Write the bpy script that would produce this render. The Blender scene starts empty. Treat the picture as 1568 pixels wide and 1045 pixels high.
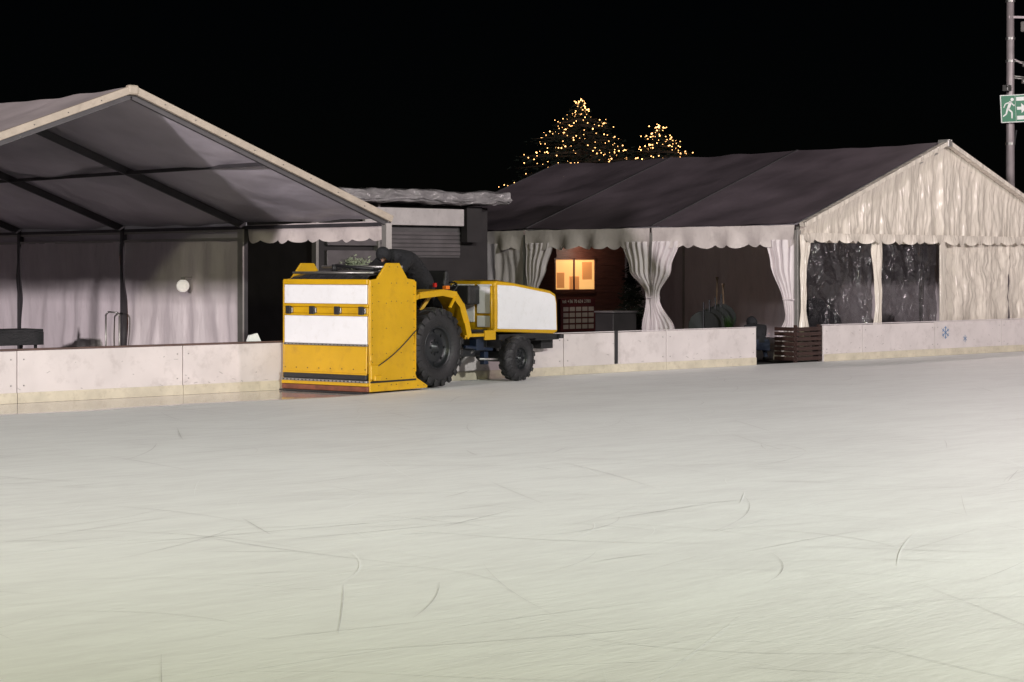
import bpy, math, random
from mathutils import Vector, Matrix, noise
R = random.Random(7)
scene = bpy.context.scene
COL = scene.collection
rad = math.radians

# ------------------------------------------------------------------ materials
def newmat(name):
    m = bpy.data.materials.new(name); m.use_nodes = True
    nt = m.node_tree
    b = nt.nodes['Principled BSDF']
    return m, nt, b

def mat(name, c, rough=0.5, metal=0.0, var=0.12, nscale=3.0, bump=0.0, bscale=20.0, stretch=(1,1,1), dirt=None, dirt_amt=0.4, spec=0.5, coat=0.0):
    m, nt, b = newmat(name)
    N = nt.nodes; L = nt.links
    tc = N.new('ShaderNodeTexCoord'); mp = N.new('ShaderNodeMapping')
    mp.inputs['Scale'].default_value = stretch
    L.new(tc.outputs['Object'], mp.inputs['Vector'])
    nz = N.new('ShaderNodeTexNoise'); nz.inputs['Scale'].default_value = nscale; nz.inputs['Detail'].default_value = 3
    L.new(mp.outputs[0], nz.inputs['Vector'])
    rp = N.new('ShaderNodeValToRGB')
    rp.color_ramp.elements[0].position = 0.3; rp.color_ramp.elements[0].color = (*[x*(1-var) for x in c], 1)
    rp.color_ramp.elements[1].position = 0.7; rp.color_ramp.elements[1].color = (*[min(1,x*(1+var*0.5)) for x in c], 1)
    L.new(nz.outputs['Fac'], rp.inputs['Fac'])
    out = rp.outputs['Color']
    if dirt:
        n2 = N.new('ShaderNodeTexNoise'); n2.inputs['Scale'].default_value = nscale*2.7; n2.inputs['Detail'].default_value = 6; n2.inputs['Roughness'].default_value=0.7
        L.new(mp.outputs[0], n2.inputs['Vector'])
        r2 = N.new('ShaderNodeValToRGB'); r2.color_ramp.elements[0].position=0.52; r2.color_ramp.elements[1].position=0.75
        r2.color_ramp.elements[0].color=(0,0,0,1); r2.color_ramp.elements[1].color=(dirt_amt,)*3+(1,)
        L.new(n2.outputs['Fac'], r2.inputs['Fac'])
        mx = N.new('ShaderNodeMix'); mx.data_type='RGBA'
        L.new(r2.outputs['Color'], mx.inputs[0]); L.new(out, mx.inputs[6]); mx.inputs[7].default_value=(*dirt,1)
        out = mx.outputs[2]
    L.new(out, b.inputs['Base Color'])
    b.inputs['Roughness'].default_value = rough
    b.inputs['Metallic'].default_value = metal
    b.inputs['Specular IOR Level'].default_value = spec
    b.inputs['Coat Weight'].default_value = coat
    if bump > 0:
        n3 = N.new('ShaderNodeTexNoise'); n3.inputs['Scale'].default_value = bscale; n3.inputs['Detail'].default_value = 2
        L.new(mp.outputs[0], n3.inputs['Vector'])
        bp = N.new('ShaderNodeBump'); bp.inputs['Strength'].default_value = bump; bp.inputs['Distance'].default_value = 0.05
        L.new(n3.outputs['Fac'], bp.inputs['Height']); L.new(bp.outputs[0], b.inputs['Normal'])
    return m

def emis(name, c, s):
    m, nt, b = newmat(name)
    b.inputs['Base Color'].default_value=(*c,1); b.inputs['Emission Color'].default_value=(*c,1); b.inputs['Emission Strength'].default_value=s
    return m

M = {}
M['pvc'] = mat('white_pvc', (.68,.61,.54), .27, var=.12, nscale=1.2, bump=1.0, bscale=2.6, stretch=(3.2,3.2,.55), dirt=(.38,.32,.27), dirt_amt=.4)
M['curtain'] = mat('curtain_fabric', (.74,.66,.68), .55, var=.10, nscale=1.5, bump=.5, bscale=3, stretch=(2,2,.5), dirt=(.40,.33,.34), dirt_amt=.35)
M['valance'] = mat('valance_fabric', (.70,.62,.60), .5, var=.1, nscale=1.5, bump=.3, bscale=4, dirt=(.3,.26,.25), dirt_amt=.4)
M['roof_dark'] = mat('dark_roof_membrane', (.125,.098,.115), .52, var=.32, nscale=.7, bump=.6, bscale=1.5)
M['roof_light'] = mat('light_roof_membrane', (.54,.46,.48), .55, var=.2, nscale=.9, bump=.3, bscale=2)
M['roof_in'] = mat('roof_underside', (.62,.57,.63), .38, var=.25, nscale=.7, bump=1.0, bscale=1.4)
M['alu'] = mat('aluminium', (.42,.40,.38), .4, metal=.6, var=.1, nscale=6)
M['alu_dk'] = mat('dark_profile', (.07,.065,.07), .5, metal=.3, var=.2)
M['rake'] = mat('gable_trim', (.42,.35,.29), .5, var=.12, nscale=4, dirt=(.2,.15,.12), dirt_amt=.4)
M['board'] = mat('rink_board_plastic', (.66,.60,.595), .38, var=.10, nscale=1.6, bump=.1, bscale=4, dirt=(.33,.28,.27), dirt_amt=.4)
M['kick'] = mat('kick_strip', (.60,.54,.43), .4, var=.15, nscale=4, dirt=(.3,.25,.18), dirt_amt=.5)
M['cap'] = mat('cap_rail', (.10,.055,.045), .5, var=.3, nscale=5)
M['scuff'] = mat('scuff_grey', (.25,.23,.23), .5, var=.3, nscale=6)
M['black'] = mat('black_rubber', (.016,.016,.018), .55, var=.3, nscale=6, bump=.2, bscale=30)
M['tarp'] = mat('black_tarp', (.02,.02,.022), .32, var=.3, nscale=5, bump=.8, bscale=7)
M['rim'] = mat('rim_paint', (.02,.022,.025), .36, metal=.2, var=.3)
M['yellow'] = mat('yellow_paint', (.60,.34,.006), .36, var=.10, nscale=1.6, dirt=(.33,.17,.02), dirt_amt=.45, bump=.05, bscale=9)
M['wpanel'] = mat('white_panel', (.80,.80,.83), .3, var=.03, nscale=3, dirt=(.55,.53,.5), dirt_amt=.3)
M['steel'] = mat('steel', (.35,.34,.33), .4, metal=.8, var=.2, nscale=10)
M['rust'] = mat('rusty_base', (.20,.06,.03), .55, var=.35, nscale=9)
M['blue'] = mat('blue_paint', (.010,.02,.045), .45, var=.3, nscale=6)
M['red'] = mat('red_plastic', (.5,.02,.015), .3)
M['orange'] = mat('orange_plastic', (.8,.2,.02), .3)
M['cloth_dk'] = mat('dark_clothing', (.010,.010,.013), .85, var=.3, nscale=8, bump=.6, bscale=14)
M['jeans'] = mat('blue_jeans', (.012,.018,.04), .8, var=.3, nscale=8, bump=.4, bscale=18)
M['skin'] = mat('skin', (.5,.28,.2), .5, var=.06)
M['hair'] = mat('hair', (.03,.018,.012), .6, var=.3)
M['wood'] = mat('brown_wood', (.13,.045,.03), .5, var=.35, nscale=3, stretch=(1,1,9), bump=.3, bscale=8)
M['wood_dk'] = mat('dark_wood', (.04,.018,.014), .5, var=.35, nscale=3, stretch=(1,1,9), bump=.3, bscale=8)
M['wood2'] = mat('shovel_handle', (.30,.2,.13), .5, var=.2, nscale=5)
M['floor'] = mat('tent_floor_panels', (.22,.21,.21), .6, var=.3, nscale=2)
M['dkwall'] = mat('dark_cladding', (.035,.03,.032), .6, var=.3, nscale=2)
M['greywall'] = mat('grey_cladding', (.12,.11,.115), .5, var=.25, nscale=2)
M['shutter'] = mat('metal_shutter', (.20,.18,.19), .4, metal=.4, var=.2, nscale=3)
M['film'] = mat('plastic_film', (.38,.35,.37), .2, var=.35, nscale=2, bump=1.0, bscale=6)
M['fascia'] = mat('fascia_panel', (.66,.60,.61), .45, var=.1, dirt=(.35,.3,.3))
M['needle'] = mat('conifer_needles', (.010,.017,.010), .8, var=.5, nscale=6)
M['trunk'] = mat('bark', (.04,.025,.015), .9, var=.4, nscale=8)
M['green'] = mat('sign_green', (.0,.17,.075), .4, var=.06)
M['swhite'] = mat('sign_white', (.8,.82,.8), .4, var=.04)
M['pole'] = mat('galvanised_pole', (.36,.31,.32), .45, metal=.3, var=.15, nscale=4)
M['asphalt'] = mat('asphalt', (.045,.043,.045), .85, var=.3, nscale=1.5, bump=.3, bscale=60)
M['flake'] = mat('snowflake_print', (.14,.26,.45), .5)
M['menu'] = mat('menu_board', (.12,.012,.016), .4, var=.2)
M['fairy'] = emis('fairy_light', (1.0,.50,.17), 6.0)
M['warmwin'] = emis('lit_window', (1.0,.54,.18), .75)
M['warmwin2'] = emis('lit_window_paper', (1.0,.40,.12), 0.28)
M['lampface'] = emis('lamp_lens', (1.0,.9,.8), 9.0)
M['globe'] = emis('globe_lamp_glass', (1.0,.93,.85), .45)
M['mark_dk'] = mat('skate_cut_dark', (.60,.59,.59), .6, var=.1)
M['mark_lt'] = mat('skate_cut_light', (.90,.91,.91), .6, var=.05)

def clearpvc():
    m, nt, b = newmat('clear_pvc_window')
    N=nt.nodes; L=nt.links
    b.inputs['Base Color'].default_value=(.03,.028,.032,1); b.inputs['Roughness'].default_value=.16; b.inputs['Specular IOR Level'].default_value=.8
    tc=N.new('ShaderNodeTexCoord'); nz=N.new('ShaderNodeTexNoise'); nz.inputs['Scale'].default_value=2.8; nz.inputs['Detail'].default_value=4; nz.inputs['Distortion'].default_value=.6
    L.new(tc.outputs['Object'],nz.inputs['Vector'])
    bp=N.new('ShaderNodeBump'); bp.inputs['Strength'].default_value=1; bp.inputs['Distance'].default_value=.2
    L.new(nz.outputs['Fac'],bp.inputs['Height']); L.new(bp.outputs[0],b.inputs['Normal'])
    tr=N.new('ShaderNodeBsdfTransparent'); mx=N.new('ShaderNodeMixShader'); mx.inputs[0].default_value=.75
    L.new(tr.outputs[0],mx.inputs[1]); L.new(b.outputs[0],mx.inputs[2])
    L.new(mx.outputs[0],nt.nodes['Material Output'].inputs['Surface'])
    return m
M['clear'] = clearpvc()

def icemat():
    m, nt, b = newmat('rink_ice')
    N=nt.nodes; L=nt.links
    geo=N.new('ShaderNodeNewGeometry')
    def mapping(rot, sc):
        mp=N.new('ShaderNodeMapping')
        mp.inputs['Rotation'].default_value=(0,0,rad(rot)); mp.inputs['Scale'].default_value=sc
        L.new(geo.outputs['Position'],mp.inputs['Vector']); return mp.outputs[0]
    def nz(vec, scale, det=3, dist=0, rough=.5):
        n=N.new('ShaderNodeTexNoise'); n.noise_dimensions='2D'; n.inputs['Scale'].default_value=scale; n.inputs['Detail'].default_value=det; n.inputs['Distortion'].default_value=dist; n.inputs['Roughness'].default_value=rough
        L.new(vec,n.inputs['Vector']); return n.outputs['Fac']
    def math_(op,a,bv=None,c=None,clamp=False):
        n=N.new('ShaderNodeMath'); n.operation=op; n.use_clamp=clamp
        for i,v in enumerate((a,bv,c)):
            if v is None: continue
            if isinstance(v,(int,float)): n.inputs[i].default_value=v
            else: L.new(v,n.inputs[i])
        return n.outputs[0]
    def ramp(f,p0,p1,v0=0.,v1=1.):
        n=N.new('ShaderNodeMapRange'); n.clamp=True; n.interpolation_type='SMOOTHSTEP'
        L.new(f,n.inputs[0]); n.inputs[1].default_value=p0; n.inputs[2].default_value=p1; n.inputs[3].default_value=v0; n.inputs[4].default_value=v1
        return n.outputs[0]
    s1=nz(mapping(43,(.3,1.6,1)),1.0,7,.3,.68)
    s2=nz(mapping(25,(.8,3.2,1)),1.4,6,.4,.74)
    s3=nz(mapping(58,(1.,6.,1)),1.6,6,.3,.74)
    blot=nz(geo.outputs['Position'],.4,5,.3,.6)
    tot=math_('ADD',math_('MULTIPLY',s1,.26),math_('ADD',math_('MULTIPLY',s2,.26),math_('ADD',math_('MULTIPLY',s3,.28),math_('MULTIPLY',blot,.20))))
    tone=ramp(tot,.36,.62)
    mx2=N.new('ShaderNodeMix'); mx2.data_type='RGBA'
    L.new(tone,mx2.inputs[0]); mx2.inputs[6].default_value=(.755,.755,.755,1); mx2.inputs[7].default_value=(.845,.855,.85,1)
    sep=N.new('ShaderNodeSeparateXYZ'); L.new(geo.outputs['Position'],sep.inputs[0])
    wob=math_('MULTIPLY',math_('SUBTRACT',blot,.5),.8)
    wx=ramp(math_('ADD',sep.outputs[0],wob),18.4,19.0,1,0)
    wy=ramp(math_('ADD',sep.outputs[1],wob),22.9,23.3,0,1)
    wet=math_('MULTIPLY',wx,wy)
    mx3=N.new('ShaderNodeMix'); mx3.data_type='RGBA'
    L.new(wet,mx3.inputs[0]); L.new(mx2.outputs[2],mx3.inputs[6]); mx3.inputs[7].default_value=(.58,.53,.53,1)
    L.new(mx3.outputs[2],b.inputs['Base Color'])
    rr=N.new('ShaderNodeMapRange'); L.new(wet,rr.inputs[0]); rr.inputs[3].default_value=.55; rr.inputs[4].default_value=.06
    L.new(rr.outputs[0],b.inputs['Roughness'])
    b.inputs['IOR'].default_value=1.31; b.inputs['Specular IOR Level'].default_value=.4
    bn=nz(mapping(43,(2,9,1)),2.0,2,0,.6)
    bp=N.new('ShaderNodeBump'); bp.inputs['Distance'].default_value=.02
    L.new(math_('MULTIPLY',math_('SUBTRACT',1.,wet),.22),bp.inputs['Strength'])
    L.new(bn,bp.inputs['Height']); L.new(bp.outputs[0],b.inputs['Normal'])
    return m
M['ice']=icemat()

# ------------------------------------------------------------------ helpers
def empty(name, loc=(0,0,0), rz=0):
    e=bpy.data.objects.new(name,None); e.location=loc; e.rotation_euler=(0,0,rz); COL.objects.link(e); return e
def mesh(name, vs, fs, m, parent=None, smooth=False):
    me=bpy.data.meshes.new(name); me.from_pydata([tuple(v) for v in vs],[],fs); me.update()
    if m: me.materials.append(m)
    if smooth:
        for p in me.polygons: p.use_smooth=True
    o=bpy.data.objects.new(name,me); COL.objects.link(o)
    if parent: o.parent=parent
    return o
def bev(o,w,seg=2):
    b=o.modifiers.new('bevel','BEVEL'); b.width=w; b.segments=seg; b.limit_method='ANGLE'; return o
class B:
    def __init__(s): s.v=[]; s.f=[]
    def add(s,vs,fs):
        n=len(s.v); s.v+= [tuple(v) for v in vs]; s.f+=[tuple(i+n for i in f) for f in fs]
    def box(s,x0,x1,y0,y1,z0,z1):
        s.add([(x0,y0,z0),(x1,y0,z0),(x1,y1,z0),(x0,y1,z0),(x0,y0,z1),(x1,y0,z1),(x1,y1,z1),(x0,y1,z1)],
              [(0,3,2,1),(4,5,6,7),(0,1,5,4),(1,2,6,5),(2,3,7,6),(3,0,4,7)])
    def beam(s,p0,p1,w,h,up=(0,0,1)):
        p0=Vector(p0);p1=Vector(p1);d=(p1-p0).normalized();u=Vector(up)
        sd=d.cross(u)
        if sd.length<1e-4: sd=d.cross(Vector((1,0,0)))
        sd.normalize(); u=sd.cross(d).normalized()
        vs=[]
        for p in (p0,p1):
            for a,b in ((-1,-1),(1,-1),(1,1),(-1,1)): vs.append(p+sd*a*w/2+u*b*h/2)
        s.add(vs,[(0,1,2,3),(7,6,5,4),(0,4,5,1),(1,5,6,2),(2,6,7,3),(3,7,4,0)])
    def tube(s,p0,p1,r0,r1=None,n=10):
        if r1 is None: r1=r0
        p0=Vector(p0);p1=Vector(p1);d=(p1-p0).normalized()
        a=d.orthogonal().normalized(); b=d.cross(a)
        vs=[]
        for p,r in ((p0,r0),(p1,r1)):
            for i in range(n):
                t=2*math.pi*i/n; vs.append(p+(a*math.cos(t)+b*math.sin(t))*r)
        fs=[(i,(i+1)%n,n+(i+1)%n,n+i) for i in range(n)]+[tuple(range(n-1,-1,-1)),tuple(range(n,2*n))]
        s.add(vs,fs)
    def ball(s,c,r,n=6):
        c=Vector(c); vs=[c+Vector((0,0,r))]; k=max(3,n//2)
        for j in range(1,k):
            ph=math.pi*j/k
            for i in range(n):
                t=2*math.pi*i/n; vs.append(c+Vector((math.cos(t)*math.sin(ph),math.sin(t)*math.sin(ph),math.cos(ph)))*r)
        vs.append(c-Vector((0,0,r))); fs=[]
        for i in range(n): fs.append((0,1+i,1+(i+1)%n))
        for j in range(k-2):
            for i in range(n):
                a=1+j*n+i;b=1+j*n+(i+1)%n; fs.append((a,a+n,b+n,b))
        L=len(vs)-1
        for i in range(n): fs.append((L,1+(k-2)*n+(i+1)%n,1+(k-2)*n+i))
        s.add(vs,fs)
    def prism(s,pts,axis,a0,a1):
        n=len(pts); vs=[]
        for a in (a0,a1):
            for p in pts:
                vs.append({'y':(p[0],a,p[1]),'x':(a,p[0],p[1]),'z':(p[0],p[1],a)}[axis])
        s.add(vs,[tuple(range(n)),tuple(range(2*n-1,n-1,-1))]+[(i,n+i,n+(i+1)%n,(i+1)%n) for i in range(n)])
    def out(s,name,m,parent=None,smooth=False,bevel=0):
        o=mesh(name,s.v,s.f,m,parent,smooth)
        if bevel: bev(o,bevel)
        import bmesh
        bm=bmesh.new(); bm.from_mesh(o.data); bmesh.ops.recalc_face_normals(bm,faces=bm.faces); bm.to_mesh(o.data); bm.free()
        return o
def box(name,x0,x1,y0,y1,z0,z1,m,parent=None,bevel=0.0):
    b=B(); b.box(x0,x1,y0,y1,z0,z1); return b.out(name,m,parent,bevel=bevel)
def surf(name,P,nu,nv,m,parent=None):
    vs=[];fs=[]
    for j in range(nv+1):
        for i in range(nu+1): vs.append(P(i/nu,j/nv))
    for j in range(nv):
        for i in range(nu):
            a=j*(nu+1)+i; fs.append((a,a+1,a+nu+2,a+nu+1))
    return mesh(name,vs,fs,m,parent,True)
def nz3(x,y,z=0): return noise.noise(Vector((x,y,z)))
def lerp(a,b,t): return a+(b-a)*t

def curtain(name,p0,p1,zt,zb,folds,amp,m,parent,seed=0.0,nv=18):
    p0=Vector((*p0,0));p1=Vector((*p1,0)); d=(p1-p0); L=d.length; d.normalize(); n=Vector((-d.y,d.x,0))
    def P(u,v):
        z=lerp(zt,zb,v)
        s=u*L
        ph=folds*2*math.pi*u+3.2*nz3(s*1.3+seed,v*1.2,seed)
        a=amp*(.2+.8*v)*(.3+1.3*abs(nz3(s*.9,seed,2.2)))
        off=a*math.sin(ph)+amp*1.8*nz3(s*1.1,z*.9,seed+5)+amp*.5*nz3(s*4,z*2.5,seed+8)
        return p0+d*s+n*off+Vector((0,0,z+.02*nz3(s*2,seed)*(v>.98)))
    return surf(name,P,int(max(folds*10,24)),nv,m,parent)
def tied(name,fixed_axis,fx,prof,m,parent,folds=7,amp=.05,seed=0,nrm=-1):
    prof=sorted(prof,key=lambda t:-t[0])
    zt=prof[0][0]; zb=prof[-1][0]
    def at(z):
        for i in range(len(prof)-1):
            a=prof[i];b=prof[i+1]
            if a[0]>=z>=b[0]-1e-6:
                t=(a[0]-z)/max(1e-6,a[0]-b[0]); t=t*t*(3-2*t)
                return [lerp(a[k],b[k],t) for k in (1,2,3)]
        return prof[-1][1:]
    def P(u,v):
        z=lerp(zt,zb,v); ya,yb,am=at(z)
        y=lerp(ya,yb,u)
        off=amp*am*(.5+.9*abs(nz3(u*4,seed,1)))*math.sin(folds*2*math.pi*u+2.4*nz3(u*3+seed,z*.8))+.04*nz3(u*2,z*2,seed)
        bulge=.07*am*math.sin(math.pi*u)
        if fixed_axis=='x': return Vector((fx+nrm*(bulge)+off,y,z))
        return Vector((y,fx+nrm*bulge+off,z))
    return surf(name,P,folds*10,40,m,parent)
def valance(name,p0,p1,z0,z1,n,dep,m,parent,seed=0):
    p0=Vector((*p0,0));p1=Vector((*p1,0));d=p1-p0;L=d.length;d.normalize();nr=Vector((-d.y,d.x,0))
    def P(u,v):
        sc=abs(math.sin(math.pi*(n*u+.35*nz3(u*5,seed,7))))
        zb=z1-dep*sc**.7*(1+.5*nz3(u*8,seed+3))+.02*nz3(u*6,seed)
        z=lerp(z0+.012*nz3(u*9,seed,3),zb,v)
        return p0+d*u*L+nr*(v*.05*(math.sin(2*math.pi*n*u*.5+seed)+1.6*nz3(u*L*2.2,seed,1)))+Vector((0,0,z))
    return surf(name,P,n*12,6,m,parent)

# ------------------------------------------------------------------ ground + ice
b=B(); b.add([(-300,-300,-.03),(400,-300,-.03),(400,400,-.03),(-300,400,-.03)],[(0,1,2,3)])
b.out('ground',M['asphalt'])
b=B(); b.add([(-35,-40,0),(62,-40,0),(62,25.0,0),(-35,25.0,0)],[(0,1,2,3)])
b.out('ice_rink_surface',M['ice'])
# skate cuts : thin shallow arcs lying on the ice
SK=empty('skate_marks')
rs=random.Random(33)
def marks(nm,count,m,z,wmin,wmax):
    vs=[];fs=[]
    for i in range(count):
        x=rs.uniform(-2,52); y=rs.uniform(-4,24.4)
        if x<19 and y>22.6: continue
        near=math.hypot(x,y)<13
        if near and rs.random()<.35: continue
        a=rs.choice([rs.gauss(-.6,.4),rs.gauss(-.3,.4),rs.uniform(0,6.28)])
        rr_=rs.choice([rs.uniform(1.0,4),rs.uniform(4,14),40])*rs.choice([-1,1])
        L_=min(abs(rr_)*1.1,rs.uniform(.3,1.0)**1.7*2.6+.12); n=10 if abs(rr_)>4 else 16
        w=rs.uniform(wmin,wmax)*(.6 if near else 1.0)
        px,py=x,y; base=len(vs)
        for k in range(n+1):
            t=k/n; ww=w*math.sin(math.pi*min(1,max(0,.06+.88*t)))
            nx,ny=-math.sin(a),math.cos(a)
            vs.append((px+nx*ww/2,py+ny*ww/2,z)); vs.append((px-nx*ww/2,py-ny*ww/2,z))
            px+=math.cos(a)*L_/n; py+=math.sin(a)*L_/n; a+=L_/n/rr_
        if max(v[1] for v in vs[base:])>24.7: vs=vs[:base]; continue
        for k in range(n):
            q=base+2*k; fs.append((q,q+1,q+3,q+2))
    mesh(nm,vs,fs,m,SK)
marks('dark_cuts',3600,M['mark_dk'],.004,.002,.010)
marks('light_cuts',3000,M['mark_lt'],.006,.002,.010)

# ------------------------------------------------------------------ rink boards
YB=24.9; ZT=.735
boards=empty('rink_barrier')
J=[-13.1,-10.4,-7.7,-5.0,-2.4,.3,3.0,5.6,8.3,11.0,13.68,16.44,19.1,21.8,24.49,27.2,29.82]
J2=[31.95,33.26,35.86,38.46,41.1,43.8,46.5,49.2,51.9,54.6]
k=0
for JJ in (J,J2):
    for a,c in zip(JJ[:-1],JJ[1:]):
        k+=1
        jz=R.uniform(-.006,.006); jy=R.uniform(0,.012)
        box('panel_%d'%k,a+.006,c-.006,YB+jy,YB+jy+.05,.0,ZT+jz,M['board'],boards,.006)
        box('kick_%d'%k,a+.004,c-.004,YB-.012+jy,YB-.001+jy,.001,.15,M['kick'],boards,.003)
        bb=B()
        for zz in (.25,.62):
            for xx in (a+.1,c-.1): bb.box(xx-.009,xx+.009,YB+jy-.006,YB+jy-.001,zz-.009,zz+.009)
        bb.out('bolts_%d'%k,M['steel'],boards)
        bb=B(); bb.box(a+.02,a+.08,YB+.08,YB+.5,0,.06); bb.beam((a+.05,YB+.08,.65),(a+.05,YB+.5,.03),.04,.04); bb.out('brace_%d'%k,M['steel'],boards)
bb=B()
for i in range(120):
    x=R.uniform(11,54)
    if 29.8<x<31.95: continue
    z=.17+.5*R.random()**1.8; l=R.uniform(.01,.07); a=R.uniform(-.6,.6)
    bb.beam((x,YB-.0015,z),(x+l*math.cos(a),YB-.0015,z+l*math.sin(a)),.002,R.uniform(.003,.007))
bb.out('scuff_marks',M['scuff'],boards)
box('cap_rail',-13,19.0,YB-.005,YB+.09,ZT+.008,ZT+.035,M['cap'],boards,.004)
box('cap_rail_right',31.95,54.6,YB+.0,YB+.08,ZT+.008,ZT+.024,M['fascia'],boards,.004)
box('cap_rail_mid',19.02,29.82,YB+.0,YB+.08,ZT+.008,ZT+.022,M['fascia'],boards,.004)
box('joint_post',25.79,25.86,YB-.02,YB-.002,.16,ZT+.03,M['black'],boards)
bb=B(); cx,cz=36.25,.5
for i in range(3):
    t=rad(60*i+90); dx,dz=math.cos(t)*.14,math.sin(t)*.14
    bb.beam((cx-dx,YB-.004,cz-dz),(cx+dx,YB-.004,cz+dz),.004,.014,(0,0,1) if i else (1,0,0))
    for s in (-1,1):
        for k2 in (-1,1):
            q=rad(60*i+90+k2*45); bb.beam((cx+s*dx*.6,YB-.006,cz+s*dz*.6),(cx+s*(dx*.6+math.cos(q)*.05),YB-.006,cz+s*(dz*.6+math.sin(q)*.05)),.004,.011,(1,0,.3))
bb.out('snowflake_print',M['flake'],boards)
bb=B()
for i in range(3):
    t=rad(60*i+90); dx,dz=math.cos(t)*.08,math.sin(t)*.08
    bb.beam((37.0-dx,YB-.004,.35-dz),(37.0+dx,YB-.004,.35+dz),.004,.01,(0,0,1) if i else (1,0,0))
bb.out('snowflake_small',M['flake'],boards)

# ------------------------------------------------------------------ marquee tents
def roof(parent,x_e,x_r,z_e,z_r,ys,m_out,m_in,tag):
    for i,(ya,yb) in enumerate(zip(ys[:-1],ys[1:])):
        for th,mm,nm in ((.10,m_out,'outer'),(.055,m_in,'inner')):
            def P(u,v,th=th):
                x=lerp(x_r,x_e,u); z=lerp(z_r,z_e,u)+th
                y=lerp(ya,yb,v)
                sv=math.sin(math.pi*v)
                sag=.09*sv*(.4+.6*math.sin(math.pi*u))
                wr=.05*nz3(x*.9+i*3,y*1.1)*sv
                wr+=.03*nz3(x*2.1+i*3,y*.7+4)*sv
                pu=.05*abs(math.sin(math.pi*2*u))*sv
                return Vector((x,y,z-sag-pu+wr))
            surf('roof_%s_%s_%d'%(tag,nm,i),P,34,20,mm,parent)

def tent_frames(parent,xl,xr,z_e,z_r,ys,m_raf):
    xm=(xl+xr)/2
    for i,y in enumerate(ys):
        b=B()
        for xe in (xl,xr):
            b.beam((xe,y,z_e),(xm,y,z_r),.06,.13)
            b.box(xe-.05,xe+.05,y-.05,y+.05,0,z_e)
        b.out('frame_%d'%i,m_raf,parent,bevel=.004)
    b=B(); y0,y1=ys[0],ys[-1]
    for f in (0,.5,1):
        for xe in (xl,xr):
            if f==0 and xe==xr: continue
            b.beam((lerp(xm,xe,f),y0,lerp(z_r,z_e,f)-.03),(lerp(xm,xe,f),y1,lerp(z_r,z_e,f)-.03),.06,.06)
    b.out('purlins',m_raf,parent)

TL=empty('marquee_tent')
xl,xr,ze,zr=10.81,20.73,2.70,4.53; xm=(xl+xr)/2
ysL=[25.3,29.4,33.5,37.6,41.7]
roof(TL,xr,xm,ze,zr,ysL,M['roof_light'],M['roof_in'],'right')
roof(TL,xl,xm,ze,zr,ysL,M['roof_light'],M['roof_in'],'left')
tent_frames(TL,xl,xr,ze-.02,zr-.02,ysL,M['alu_dk'])
b=B()
for xe in (xl,xr):
    b.beam((xe+(.06 if xe==xr else -.06),25.24,ze+.03),(xm,25.24,zr+.06),.07,.115)
b.out('gable_rake_trim',M['rake'],TL,bevel=.01)
b=B(); b.box(xm-.09,xm+.09,25.19,25.3,zr-.03,zr+.12); b.out('ridge_joint',M['rake'],TL,bevel=.03)
b=B()
for t in range(1,9):
    for xe in (xl,xr):
        f=t/9; b.ball((lerp(xm,xe,f),25.2,lerp(zr+.06,ze+.03,f)),.010)
b.out('trim_bolts',M['alu_dk'],TL)
valance('valance_front_bay',(xr+.04,25.35),(xr+.04,29.35),ze,2.42,9,.06,M['valance'],TL,1)
for i in range(1,4):
    ya,yb=ysL[i],ysL[i+1]
    curtain('side_curtain_%d'%i,(xr,ya+.1),(xr,yb-.08),2.44,.02,6,.05,M['curtain'],TL,seed=i*3.3)
    b=B(); b.box(xr-.03,xr+.03,ya,yb,2.42,2.47); b.box(xr-.02,xr+.02,ya,yb,2.58,2.62); b.out('rail_%d'%i,M['alu'],TL)
    b=B(); b.box(xr+.05,xr+.06,ya,yb,2.4,2.75); b.out('eave_strip_%d'%i,M['roof_in'],TL)
b=B(); b.box(xr-.09,xr-.055,29.32,29.48,0,2.62); b.box(xr-.06,xr+.06,25.24,25.36,0,2.66); b.out('light_posts',M['alu'],TL)
curtain('far_side_curtain',(xl,ysL[3]+.1),(xl,ysL[4]-.08),2.6,.02,7,.045,M['curtain'],TL,seed=11)
def PG(u,v):
    x=lerp(xl,xr,u); zt=lerp(ze,zr,1-abs(2*u-1)); return Vector((x,41.7+.04*math.sin(u*60)+.05*nz3(x*1.2,v*2),lerp(0,zt,v)))
surf('rear_gable_wall',PG,80,10,M['curtain'],TL)

TR=empty('marquee_tent')
xl2,xr2,ze2,zr2=31.6,41.68,2.75,4.62; xm2=(xl2+xr2)/2
ysR=[25.3,29.35,33.4,37.5]
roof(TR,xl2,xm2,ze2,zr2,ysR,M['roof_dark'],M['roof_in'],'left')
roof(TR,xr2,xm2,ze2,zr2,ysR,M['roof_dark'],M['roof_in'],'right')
tent_frames(TR,xl2,xr2,ze2-.05,zr2-.05,ysR,M['alu'])
b=B()
for y in ysR[1:]:
    b.beam((xl2-.02,y,ze2+.105),(xm2,y,zr2+.105),.05,.02); b.beam((xr2+.02,y,ze2+.105),(xm2,y,zr2+.105),.05,.02)
b.out('keder_seams',M['alu_dk'],TR)
b=B()
for xe,sx in ((xl2,-.06),(xr2,.06)):
    b.beam((xe+sx,25.12,ze2+.05),(xm2,25.12,zr2+.08),.16,.09)
b.out('gable_rake_trim',M['pvc'],TR,bevel=.01)
b=B(); b.box(xm2-.08,xm2+.08,25.03,25.32,zr2-.02,zr2+.15); b.out('ridge_joint',M['alu'],TR,bevel=.02)
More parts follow.
